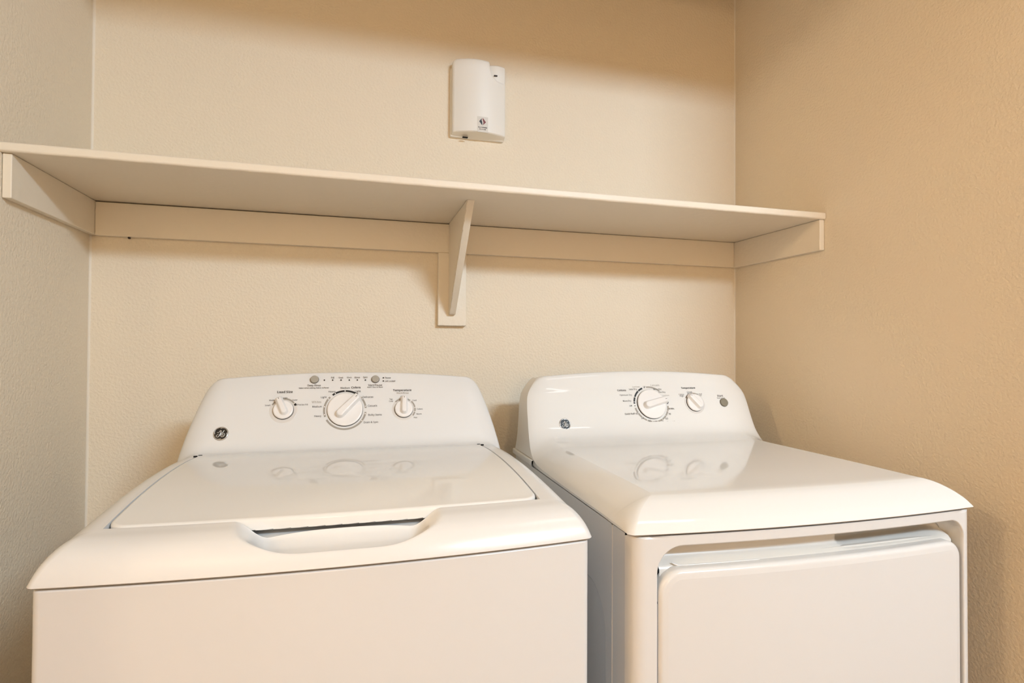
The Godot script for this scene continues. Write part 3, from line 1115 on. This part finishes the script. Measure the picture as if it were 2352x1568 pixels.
func make_washer() -> void:
	var t := thing("washing_machine", "white top-load washer with closed lid and three dials, left of the dryer", "washing machine", Vector3(0.6486, 0, 0.904))
	# z, height, inner half width, outer half width, fold z, fold height
	var tab := [
		[-0.655, 0.207, 0.245, 0.283, -0.655, 0.196],
		[-0.622, 0.2165, 0.25, 0.286, -0.630, 0.202],
		[-0.600, 0.2185, 0.252, 0.288, -0.611, 0.198],
		[-0.5895, 0.209, 0.256, 0.302, -0.602, 0.180],
		[-0.5678, 0.165, 0.262, 0.315, -0.584, 0.146],
		[-0.5448, 0.115, 0.270, 0.329, -0.562, 0.098],
		[-0.5300, 0.083, 0.280, 0.338, -0.546, 0.060],
		[-0.5230, 0.0685, 0.290, 0.342, -0.533, 0.036],
		[-0.5150, 0.0595, 0.297, 0.3445, -0.521, 0.018],
		[-0.5050, 0.0562, 0.301, 0.346, -0.508, 0.009],
		[-0.501, washer_h(-0.501), 0.302, 0.3465, -0.501, 0.007]]
	for k in range(1, 7):
		var z := lerpf(-0.501, LID_FRONT, k / 6.0)
		tab.append([z, washer_h(z), 0.303, 0.3475, z - (0.003 if k == 6 else 0.0), 0.005])
	var lid_a := 10
	var lid_b := tab.size() - 1
	tab.append_array([
		[-0.0560, 0.0430, 0.306, 0.348, -0.060, 0.005],
		[-0.0414, 0.0408, 0.311, 0.348, -0.047, 0.0048],
		[-0.0277, 0.0358, 0.317, 0.348, -0.036, 0.0044],
		[-0.0188, 0.0300, 0.322, 0.348, -0.029, 0.0040],
		[-0.0132, 0.0245, 0.327, 0.348, -0.024, 0.0034],
		[-0.0083, 0.0180, 0.331, 0.348, -0.019, 0.0028],
		[-0.0043, 0.0110, 0.335, 0.348, -0.015, 0.0020],
		[-0.0013, 0.0040, 0.338, 0.348, -0.011, 0.0010],
		[0.0, 0.0, 0.339, 0.348, -0.008, 0.0]])
	var steps := []
	for i in tab.size() - 1:
		steps.append(5 if i < lid_a else (4 if i < lid_b else 5))
	steps[9] = 1
	var spec := {"table": tab, "steps": steps, "lid": [-0.2937, 0.2857, lid_a, lid_b], "columns": 120, "bow": 0.020, "crown": 0.011, "yb": W_YB, "zb": -0.655, "rim": 0.012, "scoop": true, "cheek": 76.0, "crisp": 1.8}
	var st := begin()
	top_panel(st, spec)
	commit(st, "top_panel", M.plastic, t)
	# lid
	var put := func(x: float, y: float, h: float) -> Vector3:
		var z := -y
		return Vector3(x, W_YB + washer_h(z) + h, z + bow(0.020, x, z))
	st = begin()
	var edge := [Vector2(0.0035, -0.0150), Vector2(0.001, -0.0145), Vector2(0, -0.0130), Vector2(0, -0.004)]
	for i in 6:
		var a := PI / 2 * i / 5.0
		edge.append(Vector2(0.0045 * (1 - cos(a)), -0.0030 + 0.0045 * sin(a)))
	slab(st, round_rect(-0.2922, -LID_FRONT + 0.0012, 0.2842, 0.4975, [0.010, 0.010, 0.022, 0.022], 8, 24), edge, put, 14, true, true)
	commit(st, "lid", M.enamel, t)
	# hinge pins at the lid's rear corners
	for s in [-1.0, 1.0]:
		st = begin()
		var x: float = -0.004 + s * 0.2872
		slab(st, round_rect(x - 0.0045, 0.486, x + 0.0045, 0.4935, [0.001, 0.001, 0.001, 0.001], 3, 3), [Vector2(0, -0.006), Vector2(0, 0.0006), Vector2(0.0008, 0.0014)], put, 2)
		commit(st, "hinge", M.plastic, t)
		for k in 2:
			st = begin()
			var hx: float = x + s * (0.0035 - 0.0055 * k)
			slab(st, round_rect(hx - 0.0035, 0.4800 + 0.013 * k, hx + 0.0035, 0.4845 + 0.013 * k, [0.0015, 0.0015, 0.0015, 0.0015], 3, 3), [Vector2(0, -0.004), Vector2(0, 0.0022)], put, 1)
			commit(st, "hinge_gap", M.hole, t)
	# cabinet
	st = begin()
	slab(st, cabinet_outline(-0.343, 0.343, -0.650, -0.0035, 0.010, 0.020), [Vector2(0.004, 0.028), Vector2(0, 0.032), Vector2(0, 0.3), Vector2(0, 0.6), Vector2(0, W_YB - 0.0070), Vector2(0.0008, W_YB - 0.0050), Vector2(0.003, W_YB - 0.0040), Vector2(0.012, W_YB - 0.0040)], upright, 3, true, true)
	commit(st, "cabinet", M.sheet, t)
	st = begin()
	slab(st, cabinet_outline(-0.335, 0.335, -0.640, -0.012, 0.010, 0.020), [Vector2(0, W_YB - 0.0041), Vector2(0, W_YB - 0.0013)], upright, 2, true, false)
	commit(st, "seam", M.dark, t)
	feet(t, -0.58, -0.07)
	# console
	var fr := console(W_YB, W_FACE)
	dial(t, fr, Vector2(-0.1415, 0.0037), 0.0208, 113.7, 0.0285, 0.0125, 0.0072, 0.029, false)
	dial(t, fr, Vector2(-0.0123, 0.0015), 0.0382, 47.0, 0.0415, 0.0235, 0.0092, 0.0, true)
	dial(t, fr, Vector2(0.1173, 0.0001), 0.0205, 88.0, 0.0285, 0.0125, 0.0068, 0.027, false)
	push_button(t, fr, Vector2(-0.0800, 0.0748), 0.0088, M.button)
	push_button(t, fr, Vector2(0.0541, 0.0744), 0.0086, M.button)
	for x in [-0.0587, -0.0407, -0.0225, -0.0043, 0.0136, 0.0316]:
		st = begin()
		dot(st, fr, Vector2(x, 0.0733 - 0.0006 * (x + 0.06) / 0.09), 0.0016)
		commit(st, "indicator", M.black, t)
	for y in [0.0778, 0.0699]:
		st = begin()
		dot(st, fr, Vector2(0.0721, y), 0.0016)
		commit(st, "indicator", M.black, t)
	st = begin()
	arc_band(st, fr, Vector2(-0.0123, 0.0015), 0.0448, 0.0042, 128.0, 53.0)
	commit(st, "cycle_band", M.black, t)
	st = begin()
	arc_band(st, fr, Vector2(-0.0123, 0.0015), 0.0448, 0.004, 137.0, 200.0)
	commit(st, "dial_band", M.grey_ink, t)
	st = begin()
	arc_band(st, fr, Vector2(-0.0123, 0.0015), 0.0448, 0.004, 210.0, 352.0)
	commit(st, "dial_band", M.grey_ink, t)
	st = begin()
	arc_band(st, fr, Vector2(-0.0123, 0.0015), 0.0448, 0.004, 41.0, 4.0)
	commit(st, "dial_band", M.grey_ink, t)
	st = begin()
	arc_band(st, fr, Vector2(-0.1415, 0.0037), 0.0262, 0.0034, 152.0, 38.0)
	commit(st, "dial_band", M.grey_ink, t)
	st = begin()
	arc_band(st, fr, Vector2(0.1173, 0.0001), 0.0255, 0.0034, 137.0, 54.0)
	commit(st, "dial_band", M.grey_ink, t)
	st = begin()
	arc_band(st, fr, Vector2(0.1173, 0.0001), 0.0255, 0.0034, 46.0, 10.0)
	commit(st, "dial_band", M.grey_ink, t)
	st = begin()
	arc_band(st, fr, Vector2(0.1173, 0.0001), 0.0255, 0.0034, 5.0, -12.0)
	commit(st, "dial_band", M.grey_ink, t)
	st = begin()
	arc_band(st, fr, Vector2(0.1173, 0.0001), 0.0255, 0.0034, -17.0, -38.0)
	commit(st, "dial_band", M.grey_ink, t)
	for a in [144.1, 169.8, 193.6, 119.2, 91.0, 34.6, 9.4, -13.3, -36.0]:
		st = begin()
		dot(st, fr, Vector2(-0.0123, 0.0015) + Vector2.from_angle(deg_to_rad(a)) * 0.0448, 0.0013, 0.0008)
		commit(st, "cycle_dot", M.knob, t)
	st = begin()
	arc_band(st, fr, Vector2(-0.1415, 0.0037), 0.0268, 0.005, 33.0, 22.0)
	commit(st, "fill_mark", M.black, t)
	legend(t, fr, WT, "lettering", M.ink)
	legend(t, fr, WG, "grey_lettering", M.grey_ink)
	badge(t, fr, Vector2(-0.2605, -0.0450), 0.0148)


# ------------------------------------------------------------------ dryer

func make_dryer() -> void:
	var t := thing("clothes_dryer", "white front-load dryer with two dials and a wide door, right of the washer", "dryer", Vector3(1.4142, 0, 0.886), -0.016)
	var tab := [
		[-0.705, 0.214, 0.250, 0.290, -0.705, 0.200],
		[-0.675, 0.2225, 0.255, 0.294, -0.680, 0.207],
		[-0.656, 0.2245, 0.258, 0.297, -0.664, 0.205],
		[-0.646, 0.2145, 0.262, 0.310, -0.652, 0.192],
		[-0.634, 0.182, 0.268, 0.326, -0.640, 0.168],
		[-0.622, 0.155, 0.273, 0.332, -0.629, 0.143],
		[-0.6005, 0.105, 0.276, 0.335, -0.609, 0.094],
		[-0.583, 0.0735, 0.278, 0.337, -0.592, 0.060],
		[-0.562, 0.0555, 0.278, 0.340, -0.568, 0.033],
		[-0.530, 0.0470, 0.278, 0.343, -0.535, 0.0165],
		[-0.48, 0.0448, 0.278, 0.3455, -0.482, 0.008],
		[-0.34, 0.0455, 0.278, 0.347, -0.34, 0.005],
		[-0.20, 0.0458, 0.278, 0.347, -0.20, 0.004],
		[-0.10, 0.0452, 0.278, 0.347, -0.102, 0.004],
		[-0.066, 0.0447, 0.280, 0.348, -0.074, 0.004],
		[-0.054, 0.0424, 0.290, 0.348, -0.062, 0.004],
		[-0.042, 0.0370, 0.303, 0.348, -0.050, 0.004],
		[-0.027, 0.0272, 0.318, 0.348, -0.036, 0.0035],
		[-0.012, 0.0150, 0.330, 0.348, -0.022, 0.0025],
		[-0.003, 0.0042, 0.337, 0.348, -0.012, 0.001],
		[0.0, 0.0, 0.339, 0.348, -0.008, 0.0]]
	var steps := []
	for i in tab.size() - 1:
		steps.append(5)
	var spec := {"table": tab, "steps": steps, "columns": 60, "bow": 0.018, "crown": 0.011, "yb": D_YB, "zb": -0.705, "rim": 0.013, "cheek": 66.0, "crisp": 1.45}
	var st := begin()
	top_panel(st, spec)
	commit(st, "top_panel", M.enamel, t)
	dryer_body(t)
	feet(t, -0.62, -0.09)
	var fr := console(D_YB, D_FACE)
	dial(t, fr, Vector2(0.0191, -0.0112), 0.0418, 14.0, 0.0455, 0.0265, 0.0098, 0.0, true)
	dial(t, fr, Vector2(0.1543, -0.0098), 0.0250, 128.0, 0.0270, 0.0220, 0.0085, 0.031, false)
	push_button(t, fr, Vector2(0.2478, -0.0107), 0.0118, M.button_dark)
	var c := Vector2(0.0191, -0.0112)
	st = begin()
	arc_band(st, fr, c, 0.0500, 0.0048, 177.0, 111.0)
	commit(st, "cycle_band", M.black, t)
	st = begin()
	arc_band(st, fr, c, 0.0500, 0.0042, 96.0, 48.0)
	commit(st, "dial_band", M.grey_ink, t)
	for k in 9:
		st = begin()
		arc_band(st, fr, c, 0.0500, 0.0042, -7.0 - 18.2 * k, -7.0 - 18.2 * k - 16.5)
		commit(st, "dial_band", M.grey_ink, t)
	st = begin()
	arc_band(st, fr, Vector2(0.1543, -0.0098), 0.0285, 0.0032, 150.0, 60.0)
	commit(st, "dial_band", M.grey_ink, t)
	for a in [171.5, 155.0, 129.4]:
		st = begin()
		arc_band_line(st, fr, c, a, 0.0478, 0.0524)
		commit(st, "cycle_dot", M.knob, t)
	for a in [184.0, 103.0, 1.0]:
		st = begin()
		dot(st, fr, c + Vector2.from_angle(deg_to_rad(a)) * 0.0500, 0.0013)
		commit(st, "off_mark", M.ink, t)
	legend(t, fr, DT, "lettering", M.ink)
	legend(t, fr, DG, "grey_lettering", M.grey_ink)
	badge(t, fr, Vector2(-0.2394, -0.0605), 0.0158)


func arc_band_line(st: SurfaceTool, fr: Transform3D, c: Vector2, a: float, r0: float, r1: float) -> void:
	var d := Vector2.from_angle(deg_to_rad(a))
	var e := Vector2(-d.y, d.x) * 0.0007
	var p := []
	for q in [c + d * r0 - e, c + d * r1 - e, c + d * r1 + e, c + d * r0 + e]:
		p.append(fr * Vector3(q.x, q.y, 0.0008))
	flat_quad(st, p[0], p[1], p[2], p[3], fr.basis.z)


func dryer_front(x: float) -> float:
	return -0.0035 + bow(0.018, x, 0.0)


func dryer_body(t: Node3D) -> void:
	var top := D_YB - 0.0045
	# side and rear shell, with a shallow pressed panel in the left side
	var st := begin()
	slab(st, cabinet_outline(-0.3395, 0.342, -0.700, -0.0745, 0.002, 0.0), [Vector2(0.002, 0.03), Vector2(0, 0.032), Vector2(0, top - 0.0008), Vector2(0.001, top), Vector2(0.01, top)], upright, 2, true, true)
	commit(st, "cabinet", M.sheet, t)
	st = begin()
	var press := round_rect(-0.62, 0.25, -0.1000, 0.757, [0.075, 0.075, 0.075, 0.075], 10, 24)
	var sheet := round_rect(-0.6995, 0.032, -0.0750, top, [0.003, 0.003, 0.003, 0.003], 10, 24)
	var side_rows := []
	for k in 9:
		var row := PackedVector3Array()
		for i in press.size() + 1:
			var q := press[i % press.size()].lerp(sheet[i % sheet.size()], k / 8.0)
			row.append(Vector3(-0.3430, q.y, q.x))
		side_rows.append(row)
	patch(st, side_rows, Vector3(-1, 0, 0))
	var dip := []
	for k in 7:
		var f := k / 6.0
		var row := PackedVector3Array()
		for i in press.size() + 1:
			var n0 := press.size()
			var d := (press[(i + 1) % n0] - press[(i - 1 + n0) % n0]).normalized()
			var q := press[i % n0] + Vector2(-d.y, d.x) * 0.008 * f
			row.append(Vector3(-0.3430 + 0.0040 * (f * f * (3 - 2 * f)), q.y, q.x))
		dip.append(row)
	patch(st, dip, Vector3(-1, 0, 0))
	commit(st, "side_panel", M.sheet, t)
	st = begin()
	slab(st, cabinet_outline(-0.334, 0.334, -0.690, -0.012, 0.010, 0.018), [Vector2(0, D_YB - 0.0046), Vector2(0, D_YB - 0.0013)], upright, 2, true, false)
	commit(st, "seam", M.dark, t)
	# front panel: wraps both corners, with a big opening for the door
	st = begin()
	var hole := round_rect(-0.303, 0.16, 0.320, 0.8655, [0.036, 0.044, 0.03, 0.03], 10, 24)
	var frame := round_rect(-0.343, 0.032, 0.343, top, [0.0035, 0.0035, 0.0035, 0.0035], 10, 24)
	var r := 0.026
	var front := func(x: float, y: float, h: float) -> Vector3:
		var z := dryer_front(x)
		var e := absf(x) - (0.343 - r)
		if e > 0.0:
			z = dryer_front(0.343 - r) - r + sqrt(maxf(r * r - e * e, 0.0))
		return Vector3(x, y, z + h)
	# face between frame and hole, in rings of the same count
	var n := hole.size()
	var rows := []
	for k in 11:
		var row := PackedVector3Array()
		for i in n + 1:
			var a := hole[i % n]
			var b := frame[i % n]
			var q := a.lerp(b, pow(k / 10.0, 0.9))
			row.append(front.call(q.x, q.y, 0.0))
		rows.append(row)
	# lip of the opening: rolls inward and back
	var lips := []
	for k in 7:
		var f := k / 6.0
		var row := PackedVector3Array()
		for i in n + 1:
			var a := hole[i % n]
			var inw := (hole[(i + 1) % n] - hole[(i - 1 + n) % n]).normalized()
			var v := a + Vector2(-inw.y, inw.x) * 0.003 * sin(f * PI / 2)
			var p: Vector3 = front.call(v.x, v.y, -0.006 * (1 - cos(f * PI / 2)))
			row.append(p)
		lips.append(row)
	patch(st, rows, Vector3(0, 0, 1))
	patch(st, lips, Vector3(0, 0, 1))
	# turn-back along the outside edge
	for s in [-1.0, 1.0]:
		var xs: float = 0.343 * s
		var z1: float = front.call(xs, 0.5, 0.0).z
		flat_quad(st, Vector3(xs, 0.032, z1), Vector3(xs, top, z1), Vector3(xs, top, -0.072), Vector3(xs, 0.032, -0.072), Vector3(s, 0, 0))
		flat_quad(st, Vector3(xs, 0.032, -0.072), Vector3(xs, top, -0.072), Vector3(xs * 0.985, top, -0.072), Vector3(xs * 0.985, 0.032, -0.072), Vector3(0, 0, -1))
	var roof := [PackedVector3Array(), PackedVector3Array()]
	var sill := [PackedVector3Array(), PackedVector3Array()]
	for i in 41:
		var x := lerpf(-0.343, 0.343, i / 40.0)
		roof[0].append(front.call(x, top, -0.0006) + Vector3(0, 0.0002, 0))
		roof[1].append(Vector3(x, top + 0.0002, -0.072))
		sill[0].append(front.call(x, 0.032, 0.0))
		sill[1].append(Vector3(x, 0.032, -0.072))
	patch(st, roof, Vector3(0, 1, 0))
	patch(st, sill, Vector3(0, -1, 0))
	commit(st, "front_panel", M.sheet, t)
	st = begin()
	tube(st, [Vector3(-0.3428, 0.035, -0.0732), Vector3(-0.3428, 0.4, -0.0732), Vector3(-0.3428, top - 0.001, -0.0732)], [0.0015, 0.0015, 0.0015], 10)
	commit(st, "side_bead", M.sheet, t)
	# recess behind the door: rear wall curving forward at the foot, with a deeper pocket at the right
	st = begin()
	var well := []
	for k in 9:
		var f := k / 8.0
		var row := PackedVector3Array()
		for i in n + 1:
			var a := hole[i % n]
			var inw := (hole[(i + 1) % n] - hole[(i - 1 + n) % n]).normalized()
			var d := lerpf(0.003, 0.014, f * f)
			var v := a + Vector2(-inw.y, inw.x) * d
			row.append(front.call(v.x, v.y, -0.006 - 0.030 * f))
		well.append(row)
	patch(st, well, Vector3(0, 0, 1))
	var back := []
	for k in 41:
		var y := lerpf(0.8525, 0.19, pow(k / 40.0, 2.4))
		var row := PackedVector3Array()
		for i in 81:
			var x := lerpf(-0.290, 0.307, i / 80.0)
			var z := dryer_front(x) - 0.036
			var low := clampf((0.838 - y) / 0.014, 0.0, 1.0)
			z += 0.020 * low * low * (3 - 2 * low)
			var pocket := smoothstep(0.052, 0.072, x) * (1.0 - smoothstep(0.278, 0.305, x)) * smoothstep(0.830, 0.837, y)
			z -= 0.022 * pocket
			row.append(Vector3(x, y, z))
		back.append(row)
	patch(st, back, Vector3(0, 0, 1))
	commit(st, "door_recess", M.inner, t)
	# door
	st = begin()
	var lean := func(x: float, y: float, h: float) -> Vector3: return Vector3(x, y, dryer_front(x) - 0.002 + h)
	var d_out := door_outline()
	var prof := [Vector2(0.002, -0.022), Vector2(0.0, -0.020), Vector2(0, -0.006)]
	for i in 7:
		var a := PI / 2 * i / 6.0
		prof.append(Vector2(0.0075 * (1 - cos(a)), -0.0045 + 0.0085 * sin(a)))
	prof.append(Vector2(0.014, 0.0048))
	slab(st, d_out, prof, lean, 10, true, true)
	var door := commit(st, "door", M.sheet, t)
	# the inner skin stands up behind the right part of the door's top edge, and a thin lip runs along the left part
	st = begin()
	var inner := PackedVector2Array()
	for q in [[-0.128, 0.820], [-0.128, 0.79], [-0.06, 0.79], [0.06, 0.79], [0.18, 0.79], [0.292, 0.79], [0.300, 0.81], [0.297, 0.8195], [0.287, 0.8265], [0.270, 0.8300], [0.2, 0.8315], [0.12, 0.8318], [0.04, 0.8316], [-0.04, 0.8308], [-0.11, 0.8296], [-0.128, 0.8292]]:
		inner.append(Vector2(q[0], q[1]))
	slab(st, inner, [Vector2(0, -0.030), Vector2(0, -0.0245), Vector2(0.0004, -0.0235), Vector2(0.0014, -0.023)], lean, 3, true, true)
	commit(st, "inner_skin", M.inner, door)
	st = begin()
	var pts := []
	var rad := []
	for i in 31:
		var x := lerpf(-0.268, -0.112, i / 30.0)
		var y := 0.8262 - 0.0004 * (1.0 - i / 30.0) + 0.006 * pow(clampf((-0.25 - x) / 0.018, 0, 1), 2.0)
		pts.append(lean.call(x, y, -0.016))
		rad.append(0.0016 if i > 0 and i < 30 else 0.0006)
	tube(st, pts, rad, 8)
	commit(st, "door_lip", M.sheet, door)
	# hinge screw on the door's left edge
	st = begin()
	slab(st, circle(0.0032, 18), [Vector2(0, 0.0), Vector2(0, 0.0006), Vector2(0.001, 0.001)], func(x: float, y: float, h: float) -> Vector3: return Vector3(-0.2985 - h, 0.7760 + y, dryer_front(-0.3) - 0.0075 + x), 2)
	commit(st, "screw", M.dark, door)


func door_outline() -> PackedVector2Array:
	# the top edge climbs a little to the right
	var o := round_rect(-0.2990, 0.175, 0.3080, 0.8265, [0.030, 0.040, 0.03, 0.03], 10, 28)
	var p := PackedVector2Array()
	for q in o:
		p.append(Vector2(q.x, q.y))
	return p
